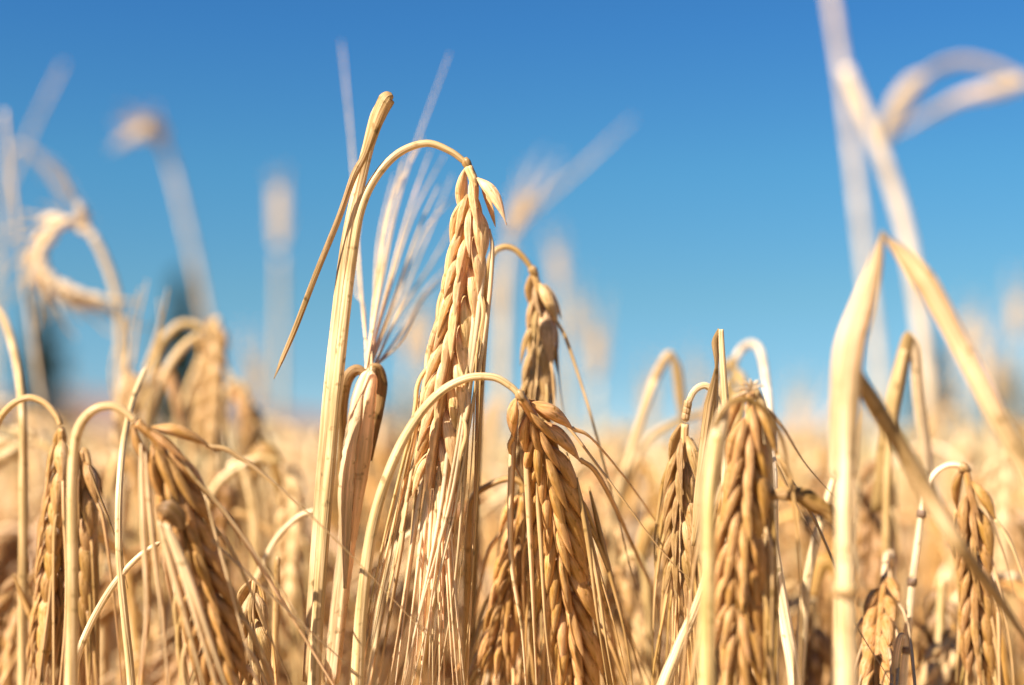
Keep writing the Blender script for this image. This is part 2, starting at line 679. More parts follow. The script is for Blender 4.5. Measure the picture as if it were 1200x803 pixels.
def stem_path(px_pts, d=FOCUS, lean=(0, 0), per=7):
    """Visible course of a stalk (bottom first) carried on down to the soil."""
    w = line(px_pts, d)
    p0 = w[0]
    t = (w[1] - p0).normalized()
    sl = Vector((t.x, t.y, 0)) / max(.3, t.z)
    low = []
    for dz in (p0.z, p0.z * .55, .24, .10, .04):
        q = p0 - sl * (.06 * (1 - math.exp(-dz / .06)))
        q.z = p0.z - dz
        low.append(q)
    return low[0].copy(), low, w


def stem_mesh(parent, low, w, r=.00125, neck=None, color=STRAW, name="stem", per=7, flat=1.0, tip=False):
    path = spline(low + w, per)
    n = len(path)
    neck = neck or r * .62
    nl = len(low) * per
    rad = []
    for i in range(n):
        if i < nl:
            rad.append(r * (1.35 - .35 * i / nl))
        else:
            f = (i - nl) / max(1, n - 1 - nl)
            rad.append((r + (neck - r) * f ** .7) * (1 if f < .975 or not tip else .45 if f < .995 else .15))
    mb = MB()
    mb.sweep(path, rad, section('round', 12), flat=flat, wob=.03)
    o = put(name, mb.mesh(name, M_STEM, parent.location), parent, color)
    return o, path


def node_ring(parent, stem, p, t, r, color=DARK):
    mb = MB()
    mb.sweep([p - t * .0011, p - t * .0004, p + t * .0004, p + t * .0011], [r * 1.02, r * 1.14, r * 1.14, r * 1.02], section('round', 10))
    put("node", mb.mesh("node", M_STEM, parent.location), stem, color)


def collar(parent, stem, p, t, r=.0012):
    """Swollen, chipped joint where the neck meets the ear."""
    mb = MB()
    mb.sweep([p - t * .0016, p - t * .0004, p + t * .0006, p + t * .0018], [r * .8, r * 1.25, r * 1.0, r * .8], section('round', 8), wob=.25)
    put("collar", mb.mesh("collar", M_STEM, parent.location), stem, (.42, .25, .10))


def leaf(parent, path, width, sec='leaf', color=STRAW, twist=0.0, name="leaf", hint=FW, per=7, flat=1.0, wob=0.0):
    pth = spline(path, per)
    mb = MB()
    mb.sweep(pth, width, section(sec), hint=hint, twist=twist, flat=flat, wob=wob)
    return put(name, mb.mesh(name, M_LEAF, parent.location), parent, color)


def loose_awn(parent, path, r=.0004, color=STRAW, owner=None):
    mb = MB()
    mb.sweep(spline(path, 7), [r * .3, r * .9, r, r, r * .9, r * .8, r * .7, r * .6, r * .35], section('awn'), twist=[0, 1.2])
    put("awn", mb.mesh("awn", M_AWN, parent.location), owner or parent, color)


def fan_awn(parent, path, r, color):
    mb = MB()
    mb.sweep(spline(path, 8), [r, r, r * .9, r * .7, r * .4], section('round', 6))
    put("awn", mb.mesh("awn", M_AWN, parent.location), parent, color)


def sheath(parent, path, width, color):
    """A papery leaf sheath wrapped round the unopened ear: flattened tube with creases along it."""
    pth = spline(path, 7)
    sec = [(a * (1 + .05 * math.cos(k * 2.3)), b * (1 + .22 * math.cos(k * 1.7 + 1))) for k, (a, b) in enumerate(section('round', 16))]
    mb = MB()
    mb.sweep(pth, width, sec, hint=FW, twist=[.1, 0, .25, .1], flat=.6, wob=.05)
    return put("leaf_sheath", mb.mesh("leaf_sheath", M_LEAF, parent.location), parent, color)


G_NEAR = "barley plants in and near the plane of focus"


def hero(label, px_pts, d=FOCUS, r=.00125, neck=None, color=STRAW, lean=(0, 0), name="barley_plant", cat="barley plant", flat=1.0):
    base, low, w = stem_path(px_pts, d, lean)
    t = thing(name, label, cat, base, G_NEAR)
    so, path = stem_mesh(t, low, w, r, neck, color, flat=flat, tip=(cat == "straw"))
    return t, so, path


# ------------------------------------------------------------------ the sharp plants
# central ear
t, s, p = hero("sharp central barley plant, tallest, its arched neck holding a long pale braided ear",
               [(368, 803), (374, 700), (387, 540), (401, 400), (413, 300), (423, 245), (441, 207), (468, 179), (500, 168), (527, 177), (545, 190)],
               .383, r=.00185, neck=.00085, color=(.70, .49, .25))
collar(t, s, at(547, 192, .383), Vector((.5, 0, -.86)), .0011)
e = build_ear(t, line([(549, 196, .383), (556, 222, .382), (549, 290, .381), (536, 370, .381), (523, 450, .382), (512, 520, .383), (506, 572, .384)]),
              spin=.62, size=1.14, seed=5, kcol=(.88, .57, .27), acol=(.80, .56, .28), open_=R(18), pitch=.0039, spread=.05, awn_len=.12, back=.12, fringe=0, bare=4, hug=.0024)
ra = random.Random(77)
for k in range(16):
    x0, y0 = 494 + 32 * (k + ra.random()) / 16, 535 + ra.random() * 50
    x1 = 448 + 106 * (k + ra.random()) / 16
    loose_awn(t, line([(x0, y0, .381), (x0 * .8 + x1 * .2, y0 + 60, .380), (x0 * .45 + x1 * .55 + ra.uniform(-2, 2), y0 + 160, .379 + ra.uniform(-.003, .004)), (x1, 840, .379 + ra.uniform(-.006, .008))]), ra.uniform(.00035, .0006), jit((.84, .60, .32), .12), e)
for pts, r, c in [
    ([(574, 268, .379), (577, 300, .378), (570, 380, .378), (553, 480, .378), (533, 600, .378), (505, 720, .378), (488, 830, .378)], .00062, (.80, .60, .34)),
    ([(566, 300, .378), (564, 340, .377), (552, 440, .377), (530, 580, .377), (492, 720, .377), (468, 830, .377)], .0008, (.80, .60, .36)),
    ([(558, 335, .378), (553, 400, .377), (540, 500, .377), (515, 640, .377), (488, 830, .377)], .00075, (.80, .60, .36)),
    ([(575, 300, .385), (573, 350, .386), (566, 440, .386), (560, 560, .386), (552, 700, .386), (538, 830, .386)], .0006, (.70, .46, .2)),
    ([(512, 385, .386), (501, 450, .386), (490, 540, .386), (478, 660, .386), (452, 830, .386)], .0006, (.74, .52, .26)),
    ([(506, 400, .389), (493, 480, .389), (488, 600, .389), (470, 720, .389), (448, 830, .389)], .00055, (.62, .38, .15)),
    ([(552, 370, .379), (545, 470, .378), (522, 640, .378), (476, 830, .378)], .0007, (.80, .62, .38)),
    ([(548, 420, .380), (545, 540, .379), (532, 690, .379), (508, 830, .379)], .00055, (.76, .55, .3)),
    ([(560, 410, .388), (558, 540, .388), (553, 690, .388), (546, 830, .388)], .0005, (.66, .42, .18)),
    ([(530, 480, .379), (516, 600, .378), (489, 730, .378), (464, 830, .378)], .0007, (.82, .64, .40)),
]:
    loose_awn(t, line(pts), r, c, e)
leaf(t, line([(362, 800, .386), (371, 660, .385), (383, 500, .384), (394, 390, .383), (407, 285, .382), (421, 215, .382), (432, 170, .382), (443, 136, .382), (454, 116, .382), (458, 112, .382)]),
     [.0021, .0022, .0021, .0020, .0019, .0016, .0016, .0021, .0020, .0009], 'fold', (.72, .50, .25), twist=[.3, .2, .1, -.2, .5], flat=.8)
leaf(t, line([(460, 111, .381), (452, 116, .380), (441, 140, .380), (428, 180, .380), (415, 207, .380), (398, 255, .380), (372, 318, .380), (346, 385, .380), (331, 420, .381), (321, 444, .381)]),
     [.0008, .0021, .0019, .0009, .0010, .0009, .0008, .00075, .0006, .0001], 'fold', (.60, .38, .16), twist=[.2, -.3, .8, .2, 0], flat=.9)

# drooping ear right of centre
t, s, p = hero("sharp plant whose low thin arch crosses the central ear and drops a broad ear",
               [(418, 803), (424, 710), (436, 620), (455, 555), (480, 503), (511, 464), (545, 444), (577, 442), (597, 452), (609, 463)],
               .374, r=.00185, neck=.00085, color=(.70, .49, .24))
collar(t, s, at(610, 464, .374), Vector((.6, 0, -.8)), .0011)
e = build_ear(t, line([(611, 466, .3745), (630, 500, .382), (644, 560, .389), (655, 640, .395), (666, 720, .400), (678, 812, .404)]),
              spin=.25, size=1.24, seed=9, kcol=(.68, .36, .125), acol=(.70, .42, .16), open_=R(18), pitch=.0037, spread=.14, awn_len=.11)
loose_awn(t, line([(650, 486, 0.390), (672, 508, 0.389), (700, 545, 0.389), (735, 592, 0.389), (775, 645, 0.390), (822, 692, 0.391)]), .00042, (.62, .38, .15), e)
loose_awn(t, line([(664, 530, 0.390), (680, 580, 0.389), (700, 660, 0.389), (722, 740, 0.389), (742, 830, 0.389)]), .0005, (.62, .37, .14), e)
for pts, r, c in [
    ([(607, 480, 0.390), (600, 540, 0.389), (599, 650, 0.389), (612, 740, 0.389), (618, 830, 0.389)], .0010, (.76, .54, .28)),
    ([(615, 500, 0.388), (619, 580, .386), (624, 690, .386), (630, 830, .386)], .0010, (.74, .50, .24)),
    ([(628, 560, 0.388), (634, 640, .386), (640, 740, .386), (650, 830, .386)], .0007, (.72, .48, .22)),
    ([(676, 560, 0.389), (690, 640, 0.388), (700, 720, 0.388), (716, 830, 0.388)], .0008, (.66, .42, .18)),
    ([(684, 600, 0.389), (700, 680, 0.388), (712, 760, 0.388), (724, 830, 0.388)], .0006, (.70, .46, .2)),
    ([(690, 570, 0.396), (712, 660, 0.397), (732, 740, 0.397), (745, 830, 0.397)], .0008, (.60, .36, .14)),
]:
    loose_awn(t, line(pts), r, c, e)

# ear tucked behind it
t, s, p = hero("short plant with a kinked neck, its brown ear tucked behind the broad drooping ear",
               [(545, 803), (547, 700), (549, 620), (553, 585), (575, 568), (598, 561), (611, 567), (613, 578)],
               .412, r=.0011, neck=.0009, color=(.55, .32, .12))
e = build_ear(t, line([(613, 582, .412), (606, 640, .412), (595, 700, .412), (582, 770, .412)]), spin=.3, size=1.05, seed=14, kcol=(.64, .33, .11), acol=(.72, .48, .22),
              open_=R(15), awn_len=.09, spread=.09)

# slim ear higher behind
t, s, p = hero("plant just behind the central ear with a slim ear hanging from a short arch",
               [(552, 803), (556, 650), (562, 480), (568, 350), (575, 303), (588, 290), (603, 292), (616, 305), (624, 317)],
               .422, r=.0013, neck=.0008, color=(.58, .37, .15))
collar(t, s, at(625, 318, .422), Vector((.5, 0, -.86)), .0012)
e = build_ear(t, line([(626, 320, .422), (633, 352, .422), (633, 410, .421), (627, 480, .42), (618, 560, .42)]), spin=.95, size=1.02, seed=21, kcol=(.60, .37, .155), acol=(.62, .4, .17),
              open_=R(11), spread=.07)
loose_awn(t, line([(648, 365, .421), (652, 400, .421), (656, 450, .421), (664, 505, .42)]), .0004, BROWN, e)

# boot with fanned awns
t, s, p = hero("upright plant with ear still wrapped in a pale papery sheath, awns fanned upward",
               [(388, 803), (396, 720), (406, 640), (413, 560), (420, 480)], .398, r=.0016, neck=.0012, color=(.74, .54, .3))
sheath(t, line([(388, 800, .396), (397, 715, .396), (406, 640, .395), (414, 570, .394), (420, 520, .394), (426, 470, .394), (432, 442, .394), (434, 434, .394)]),
     [.0022, .0023, .0024, .0034, .0041, .0035, .0024, .0007], (.86, .62, .34))
leaf(t, line([(404, 690, .392), (404, 640, .391), (405, 580, .390), (410, 530, .390), (418, 490, .391), (424, 462, .392)]), [.0005, .0014, .0022, .0019, .0012, .0002], 'leaf', (.86, .63, .36), twist=[.2, -.2, .2], name="sheath_shred", wob=.25)
leaf(t, line([(428, 438, .396), (418, 434, .396), (408, 444, .396), (404, 470, .397), (402, 510, .399), (400, 570, .40), (402, 640, .40)]),
     [.0010, .0016, .0019, .0016, .0012, .0012, .0008], 'leaf', (.44, .26, .10), twist=[0, .8, .4])
leaf(t, line([(432, 440, .397), (440, 434, .399), (444, 452, .400), (440, 490, .40), (434, 540, .40)]), [.0010, .0022, .0024, .0018, .0006], 'leaf', (.46, .27, .11), twist=[.3, -.4])
rs = random.Random(4)
fan = [(448, 330, 472, 215, 527, 62, .52), (443, 340, 458, 240, 497, 160, .47), (452, 345, 478, 250, 505, 175, .49), (456, 340, 485, 250, 522, 180, .50), (440, 350, 452, 260, 476, 180, .48),
       (462, 360, 498, 270, 540, 225, .50), (466, 370, 505, 310, 545, 240, .52), (460, 380, 492, 300, 530, 205, .51), (470, 390, 508, 330, 560, 290, .54),
       (438, 360, 444, 280, 462, 205, .50), (420, 300, 412, 170, 400, 48, .56), (426, 360, 417, 330, 424, 200, .50), (458, 360, 490, 270, 515, 215, .47), (444, 345, 462, 250, 486, 170, .46), (470, 400, 500, 345, 548, 310, .50), (436, 370, 446, 300, 470, 190, .45)]
for i, (x1, y1, x2, y2, x3, y3, dz) in enumerate(fan):
    fan_awn(t, line([(431 + rs.uniform(-4, 5), 438, .397), (x1, y1, .397 + (dz - .397) * .35), (x2, y2, .397 + (dz - .397) * .68), (x3, y3, dz)]), .0004, (.82, .60, .32))

# left big ear
t, s, p = hero("plant at left with stout pale arch and broad brown ear leaning right",
               [(84, 803), (85, 700), (85, 600), (86, 540), (92, 503), (108, 482), (130, 476), (148, 484), (158, 493)],
               0.349, r=.0017, neck=.0009, color=(.70, .48, .23))
e = build_ear(t, line([(160, 495, 0.349), (184, 518, 0.350), (204, 565, 0.352), (222, 630, 0.354), (243, 710, 0.355), (268, 806, 0.357)]), spin=-.15, size=1.12, seed=31, kcol=(.54, .275, .09), acol=(.66, .43, .2),
              open_=R(17), spread=.12, awn_len=.10)
loose_awn(t, line([(206, 528, 0.349), (228, 560, 0.349), (262, 598, 0.350), (330, 692, 0.351), (400, 806, 0.352)]), .00042, (.6, .4, .18), e)
for pts, r in [([(186, 610, 0.344), (200, 660, 0.343), (222, 740, 0.343), (246, 830, 0.343)], .0010), ([(192, 612, 0.343), (212, 660, 0.342), (235, 740, 0.342), (262, 830, 0.342)], .0011),
               ([(196, 614, 0.343), (220, 670, 0.342), (250, 760, 0.342), (274, 830, 0.342)], .0009), ([(170, 530, 0.346), (178, 620, 0.345), (190, 720, 0.345), (200, 830, 0.345)], .0007),
               ([(165, 520, 0.346), (168, 610, 0.345), (172, 720, 0.345), (160, 830, 0.345)], .0008), ([(240, 580, 0.351), (262, 660, 0.352), (284, 740, 0.352), (310, 830, 0.352)], .0004)]:
    loose_awn(t, line(pts), r, (.76, .54, .28), e)
leaf(t, line([(184, 596, 0.346), (196, 598, 0.345), (208, 608, 0.346), (214, 622, 0.347)]), [.0008, .0026, .0024, .0006], 'leaf', (.30, .17, .07), name="broken_husk")

# slim left ear
t, s, p = hero("slim plant at the left edge with thin arch above a narrow hanging ear",
               [(-14, 803), (-16, 650), (-14, 560), (-6, 505), (10, 478), (32, 466), (52, 472), (66, 487), (71, 498)],
               .410, r=.0012, neck=.0008, color=(.64, .41, .17))
e = build_ear(t, line([(72, 502, .410), (71, 545, .410), (64, 620, .410), (56, 700, .410), (48, 780, .410)]), spin=1.2, size=.92, seed=35, kcol=(.60, .33, .115), acol=(.68, .44, .2), spread=.07, open_=R(10))
leaf(t, line([(15, 672, .412), (28, 705, .412), (46, 745, .412), (64, 775, .412)]), [.0002, .0010, .0011, .0005], 'fold', STRAW)

t, s, p = hero("brown ear hanging half hidden behind the stout pale stalk at left",
               [(112, 803), (112, 660), (106, 560), (102, 532), (96, 526)], .412, r=.0011, neck=.0008, color=(.5, .3, .12))
e = build_ear(t, line([(96, 528, .412), (98, 570, .412), (94, 650, .412), (88, 740, .412)]), spin=.7, size=.95, seed=36, kcol=(.50, .27, .095), acol=(.6, .36, .14))
loose_awn(t, line([(103, 545, .39), (116, 580, .39), (135, 630, .39), (150, 690, .39)]), .00035, (.40, .24, .1), e)

# earless thin culms at left
for lab, pts, d, r, c in [
    ("thin bare straw bowed to the right, touching the broad brown ear from the left", [(82, 803), (100, 745), (130, 690), (160, 655), (188, 635)], .385, .0011, (.72, .52, .27)),
    ("thin upright bare straw with a gentle kink between the two left ears", [(154, 803), (148, 740), (142, 680), (139, 630), (140, 570, .39), (146, 510, .40), (158, 462, .415), (174, 425, .43)], .385, .0012, (.72, .52, .27)),
    ("soft bare straw rising straight near the left edge", [(27, 803), (27, 700), (28, 560), (26, 480), (18, 420, .46), (4, 372, .5), (-14, 352, .52)], .43, .0016, (.68, .46, .22)),
    ("short brown snapped straw standing just left of the central stalks", [(322, 803), (323, 740), (324, 690), (325, 650)], .41, .0012, (.58, .36, .15)),
    ("pale bare straw bowed right, just left of the central stalks", [(286, 720), (305, 670), (325, 630), (350, 606), (370, 598)], .43, .0011, (.72, .52, .27)),
    ("thin pale straw bowed behind the lower central stalks", [(442, 740), (450, 680), (465, 640), (492, 618), (520, 600)], .43, .0011, (.74, .54, .29)),
]:
    hero(lab, pts, d, r, r * .7, c, name="bare_straw", cat="straw")

t, s, p = hero("small pale ear hanging low between the broad brown left ear and the central stalks",
               [(312, 803), (310, 720), (306, 690), (300, 680)], .385, r=.0010, neck=.0007)
build_ear(t, line([(299, 680, .385), (296, 715, .385), (300, 760, .385), (304, 810, .385)]), spin=.5, size=.8, seed=44, kcol=(.58, .36, .15), acol=STRAW)

# straight snapped stalk with a curled leaf
t, s, p = hero("straight pale stalk snapped off at top, curled brown leaf down its left side",
               [(862, 803), (860, 680), (856, 560), (850, 470), (846, 410), (845, 386)], .380, r=.0016, neck=.0007, color=(.84, .60, .32))
leaf(t, line([(844, 386, .381), (840, 402, .383), (841, 430, .384), (836, 475, .385), (829, 530, .385), (820, 585, .385), (812, 640, .385)]),
     [.0006, .0013, .0009, .0024, .0022, .0016, .0006], 'fold', (.60, .39, .17), twist=[0, 1.0, .3, -.4])

# ear beside it
t, s, p = hero("plant with tight hooked neck and spiky narrow ear, just left of the snapped stalk",
               [(852, 803), (852, 640), (848, 530), (843, 482), (836, 460), (826, 452), (814, 458), (806, 475), (803, 494)],
               .395, r=.0013, neck=.0008, color=(.72, .52, .27))
for k in range(3):
    node_ring(t, s, at(806 - k * 1.2, 474 + k * 7, .395), Vector((-.1, 0, -1)), .0010, (.45, .27, .12))
build_ear(t, line([(803, 497, .395), (801, 540, .395), (799, 610, .395), (797, 690, .395)]), spin=.9, size=1.0, seed=51, kcol=(.56, .33, .13), acol=(.62, .38, .15), open_=R(12), awn_len=.05)

# frayed ear
t, s, p = hero("broad soft ear with a frayed white top in the right cluster",
               [(905, 803), (903, 680), (902, 560), (897, 490), (888, 462), (880, 455)], 0.353, r=.0015, neck=.0009, color=(.70, .5, .26))
e = build_ear(t, line([(880, 457, 0.353), (877, 520, 0.352), (870, 600, 0.350), (866, 690, 0.349), (868, 800, 0.349)]), spin=.35, size=1.08, seed=57, kcol=(.56, .29, .095), acol=(.6, .37, .15), open_=R(15))
for dx, dy in [(-20, 0), (-14, -8), (-3, -12), (10, -10), (16, -4), (-24, 10)]:
    loose_awn(t, line([(881, 458, 0.351), (881 + dx * .5, 455 + dy * .7, 0.350), (881 + dx, 457 + dy, 0.350)]), .0005, (.80, .62, .4), e)
loose_awn(t, line([(900, 478, 0.355), (920, 505, 0.356), (945, 545, .370), (980, 585, .371)]), .00045, (.45, .27, .11), e)
loose_awn(t, line([(905, 520, .370), (925, 560, .371), (955, 610, .372), (985, 680, .372), (1002, 730, .372), (1045, 800, .372)]), .00055, (.45, .26, .1), e)
loose_awn(t, line([(908, 540, .372), (930, 585, .372), (960, 640, .372)]), .0004, (.45, .27, .11), e)
leaf(t, line([(898, 584, 0.351), (918, 578, 0.350), (940, 580, 0.349), (958, 594, 0.349), (974, 604, 0.349), (982, 622, 0.349)]), [.0008, .0017, .0021, .0024, .0017, .0004], 'fold', (.50, .29, .11), twist=[0, .6, -.5, .4], wob=.15)
leaf(t, line([(832, 545, .335), (838, 500, .334), (853, 475, .334), (876, 468, .335), (900, 484, .336), (918, 520, .338), (924, 560, .34)]), [.0003, .0005, .0007, .0009, .0008, .0005, .0002], 'leaf', (.46, .27, .10), twist=[0, .5, 0])
leaf(t, line([(822, 660, .335), (828, 590, .333), (838, 530, .333), (848, 485, .335), (852, 470, .336)]), [.0008, .0020, .0024, .0016, .0003], 'leaf', (.78, .57, .31))
leaf(t, line([(858, 620, .352), (868, 690, .350), (884, 750, .350), (914, 830, .350)]), [.0009, .0020, .0024, .0014], 'fold', (.54, .33, .12), twist=[0, .5])

t, s, p = hero("thick blurred yellowish stalk close to the lens, in front of the right cluster",
               [(828, 803), (829, 720), (830, 640), (832, 570), (836, 535), (842, 505)], .328, r=.0021, neck=.0011, color=(.66, .47, .20), name="bare_straw", cat="straw")
t, s, p = hero("pale stalk leaning right beneath the frayed ear", [(932, 803), (922, 740), (912, 680), (904, 630), (898, 600)], .372, r=.0019, neck=.0015, color=(.80, .6, .34), name="bare_straw", cat="straw")
t, s, p = hero("pale stalk bowed right, coming out from behind the thick folded stalk", [(940, 740), (946, 680), (960, 620), (978, 560), (994, 520)], .42, r=.0017, neck=.0012, color=(.76, .57, .32), name="bare_straw", cat="straw")
t, s, p = hero("pale flat straw slanting up from the bottom edge left of the yellowish stalk", [(770, 830), (795, 760), (820, 700), (835, 640)], .372, r=.0022, neck=.0009, color=(.72, .52, .27), name="bare_straw", cat="straw")

# soft arch behind
t, s, p = hero("blurred plant behind the frayed ear with a white inverted-U neck and a stubby ear",
               [(905, 803, .40), (906, 640, .40), (904, 540, .40), (899, 460, .44), (892, 415, .48), (882, 403, .50), (870, 408, .51), (862, 420, .51)], .40, r=.0017, neck=.0013, color=(.82, .64, .42))
mbk, mba = MB(), MB()
fuse_ear(mbk, mba, line([(861, 420, .51), (858, 450, .51), (853, 500, .51), (846, 570, .51)]), .6, 1.1, random.Random(8))
eo = put("ear", mbk.mesh("ear", M_KERN, t.location), t, (.62, .42, .18))
put("beard", mba.mesh("beard", M_AWN, t.location), eo, STRAW)

# foreground folded leaf at right
t, s, p = hero("thick blurred stalk at right carrying a big leaf folded into a peak",
               [(992, 803), (991, 720), (990, 600), (990, 500), (993, 440)], 0.313, r=.0027, neck=.0016, color=(.72, .52, .27))
node_ring(t, s, at(991, 690, 0.312), Vector((0, 0, 1)), .0026, (.55, .36, .16))
leaf(t, line([(988, 560, 0.312), (990, 480, 0.312), (995, 412, 0.312), (1010, 361, 0.312), (1024, 318, 0.312), (1031, 288, 0.312), (1034, 270, 0.312)]),
     [.0028, .0032, .0034, .0028, .0018, .0010, .0002], 'leaf', (.84, .60, .33), twist=[.2, .2, -.2])
leaf(t, line([(1033, 270, 0.313), (1043, 283, 0.313), (1058, 297, 0.313), (1082, 327, 0.312), (1100, 357, 0.312), (1123, 398, 0.312), (1149, 447, 0.311), (1179, 503, 0.310), (1210, 556, 0.309), (1250, 640, 0.308), (1290, 760, 0.306)]),
     [.0002, .0009, .0017, .0025, .0025, .0022, .0024, .0025, .0025, .0020, .0008], 'leaf', (.76, .52, .26), twist=[.4, -.3, .2, .1])
leaf(t, line([(1000, 425, 0.315), (1020, 465, 0.317), (1055, 520, 0.320), (1092, 585, .32), (1130, 645, 0.315), (1170, 700, .33), (1210, 760, .335)]), [.0007, .0019, .0019, .0021, .0017, .0013, .0004], 'fold', (.56, .36, .16), twist=[0, .3])

# right ear with ringed stem
t, s, p = hero("plant at lower right with slender pale stem ringed by dark joints, hooked brown ear",
               [(1058, 803), (1062, 760), (1069, 685), (1076, 630), (1082, 590), (1092, 560), (1106, 547), (1120, 545), (1130, 549)], .414, r=.0013, neck=.0008, color=(.80, .60, .36))
for (x, y) in [(1080, 602), (1069, 682), (1062, 762)]:
    node_ring(t, s, at(x, y, .414), Vector((.12, 0, 1)), .0013, (.24, .15, .09))
collar(t, s, at(1130, 549, .414), Vector((.7, 0, -.7)), .0013)
e = build_ear(t, line([(1132, 551, .414), (1139, 590, .414), (1142, 650, .414), (1143, 710, .414), (1147, 785, .414)]), spin=.75, size=1.0, seed=63, kcol=(.56, .295, .10), acol=(.64, .42, .18), open_=R(12), awn_len=.06)
loose_awn(t, line([(1150, 578, .413), (1164, 615, .412), (1178, 655, .412), (1190, 700, .412)]), .0005, (.36, .21, .09), e)
leaf(t, line([(1052, 830, .39), (1050, 780, .389), (1055, 748, .389), (1060, 744, .39)]), [.0010, .0012, .0010, .0004], 'fold', PALE)

# inverted V leaf
t, s, p = hero("blurred plant whose two narrow leaves meet in an inverted V, right of thick stalk",
               [(1035, 803), (1038, 640), (1042, 520), (1052, 450), (1060, 410)], .455, r=.0015, neck=.0012, color=(.66, .44, .2))
leaf(t, line([(1028, 600, .455), (1042, 500, .455), (1056, 430, .455), (1064, 396, .455), (1067, 391, .455)]), [.0020, .0026, .0022, .0018, .0005], 'leaf', (.58, .38, .16))
leaf(t, line([(1066, 391, .456), (1072, 410, .456), (1078, 470, .456), (1086, 530, .456), (1092, 600, .456)]), [.0006, .0019, .0022, .0024, .0010], 'leaf', (.74, .54, .3), twist=[0, .5])

# bent leaves left of the right cluster
t, s, p = hero("blurred plant with single leaf bent into a peak, left of the right cluster",
               [(700, 803), (708, 660), (722, 590), (745, 510), (768, 445)], .50, r=.0017, neck=.0014, color=(.70, .48, .23))
leaf(t, line([(745, 510, .50), (765, 450, .50), (782, 418, .50), (789, 414, .50)]), [.0012, .0018, .0018, .0006], 'fold', (.60, .4, .18))
leaf(t, line([(788, 414, .50), (793, 432, .50), (797, 465, .50), (802, 510, .50)]), [.0006, .0018, .0018, .0006], 'fold', (.60, .4, .18))
hero("blurred bare straw arching low behind the spiky narrow ear", [(715, 680, .52), (730, 580, .52), (755, 520, .52), (790, 495, .52), (840, 480, .53)], .52, .0016, .0012, (.68, .47, .23), name="bare_straw", cat="straw")


# ------------------------------------------------------------------ blurred plants that rise into the sky
G_SKY = "out of focus barley standing above the crop against the sky"


def soft_plant(label, stem, ear=None, d=1.0, r=.0015, spin=.6, size=1.05, leaves=(), color=(.74, .55, .31), kcol=(.70, .48, .25), seed=1, group=G_SKY, awn=.07, spread=.12):
    base, low, w = stem_path(stem, d)
    t = thing("barley_plant", label, "barley plant", base, group)
    stem_mesh(t, low, w, r, r * .8, color, per=5)
    if ear:
        mbk, mba = MB(), MB()
        fuse_ear(mbk, mba, line(ear, d), spin, size, random.Random(seed), awn_len=awn, spread=spread)
        eo = put("ear", mbk.mesh("ear", M_KERN, t.location), t, kcol)
        put("beard", mba.mesh("beard", M_AWN, t.location), eo, color)
    for (pts, wd, c) in leaves:
        leaf(t, line(pts, d), wd, 'leaf', c, twist=[0, .5])
    return t


soft_plant("blurred plant at far left curling its ear into a hook below the sky", [(140, 803), (141, 560), (143, 440), (137, 350), (122, 302), (108, 275)],
           [(108, 272), (92, 257), (70, 260), (52, 280), (46, 305), (56, 328), (80, 344), (120, 356)], .60, r=.0021, size=.95, kcol=(.86, .66, .42), seed=3, awn=.003, spread=.05, color=(.72, .53, .3))
soft_plant("very blurred stalk ending in a small bright blob high in the left sky", [(262, 520), (250, 420), (235, 340), (215, 250), (198, 185), (190, 168)],
           [(192, 166, 1.2), (182, 154, 1.19), (172, 151, 1.175), (160, 158, 1.15)], 1.2, r=.0030, seed=4, awn=.006, size=1.7, kcol=(.85, .66, .42), color=(.80, .62, .40))
soft_plant("faint blurred stalk with upright oblong head, between the left blob and central plant", [(326, 620), (327, 480), (328, 380), (328, 300)],
           [(328, 290), (328, 262), (327, 235), (327, 222)], 1.45, r=.0040, seed=5, awn=.006, size=1.3, kcol=(.82, .62, .38))
soft_plant("tall faint straw leaning at the far left edge of the sky", [(58, 520), (46, 450), (32, 350), (20, 260), (10, 180), (5, 130)], None, .66, r=.0011, color=(.70, .53, .33))
soft_plant("faint stalk with a short drooping tip in the upper left corner of the sky", [(-5, 420), (0, 300), (5, 200), (18, 172), (35, 175)], [(35, 175), (55, 195), (72, 220), (82, 238)], .95, r=.0011, seed=6, awn=.01, size=.45)
soft_plant("faint straw leaning right, crossing behind the upper left corner", [(-10, 400), (0, 260), (30, 170), (55, 115), (75, 75)], None, 1.0, r=.0012)
# right upper corner
soft_plant("very tall blurred straw leaning in from the top edge at right", [(1040, 560), (1030, 440), (1016, 320), (1002, 200), (988, 90), (970, -25)], None, 1.1, r=.0042, color=(.76, .58, .36))
soft_plant("blurred straw slanting across the tall one at upper right",
           [(1100, 620), (1082, 400), (1062, 275), (1038, 195), (1012, 130), (990, 80)], None, .85, r=.0046, color=(.82, .64, .42))
soft_plant("blurred plant at the upper right edge with leaves looping back into the sky",
           [(1290, 520), (1285, 300), (1260, 150), (1225, 105), (1195, 94)], None, 1.0, r=.0022, seed=9,
           leaves=[([(1198, 94), (1170, 80), (1130, 71), (1098, 80), (1078, 94)], [.0022, .0026, .0028, .0030, .0010], (.82, .64, .42)),
                   ([(1090, 84), (1072, 98), (1056, 122), (1042, 152), (1034, 172)], [.0016, .0060, .0078, .0066, .0016], (.85, .66, .42)),
                   ([(1200, 94), (1170, 104), (1130, 114), (1090, 134), (1050, 156)], [.0050, .0058, .0036, .0026, .0010], (.85, .67, .44))])
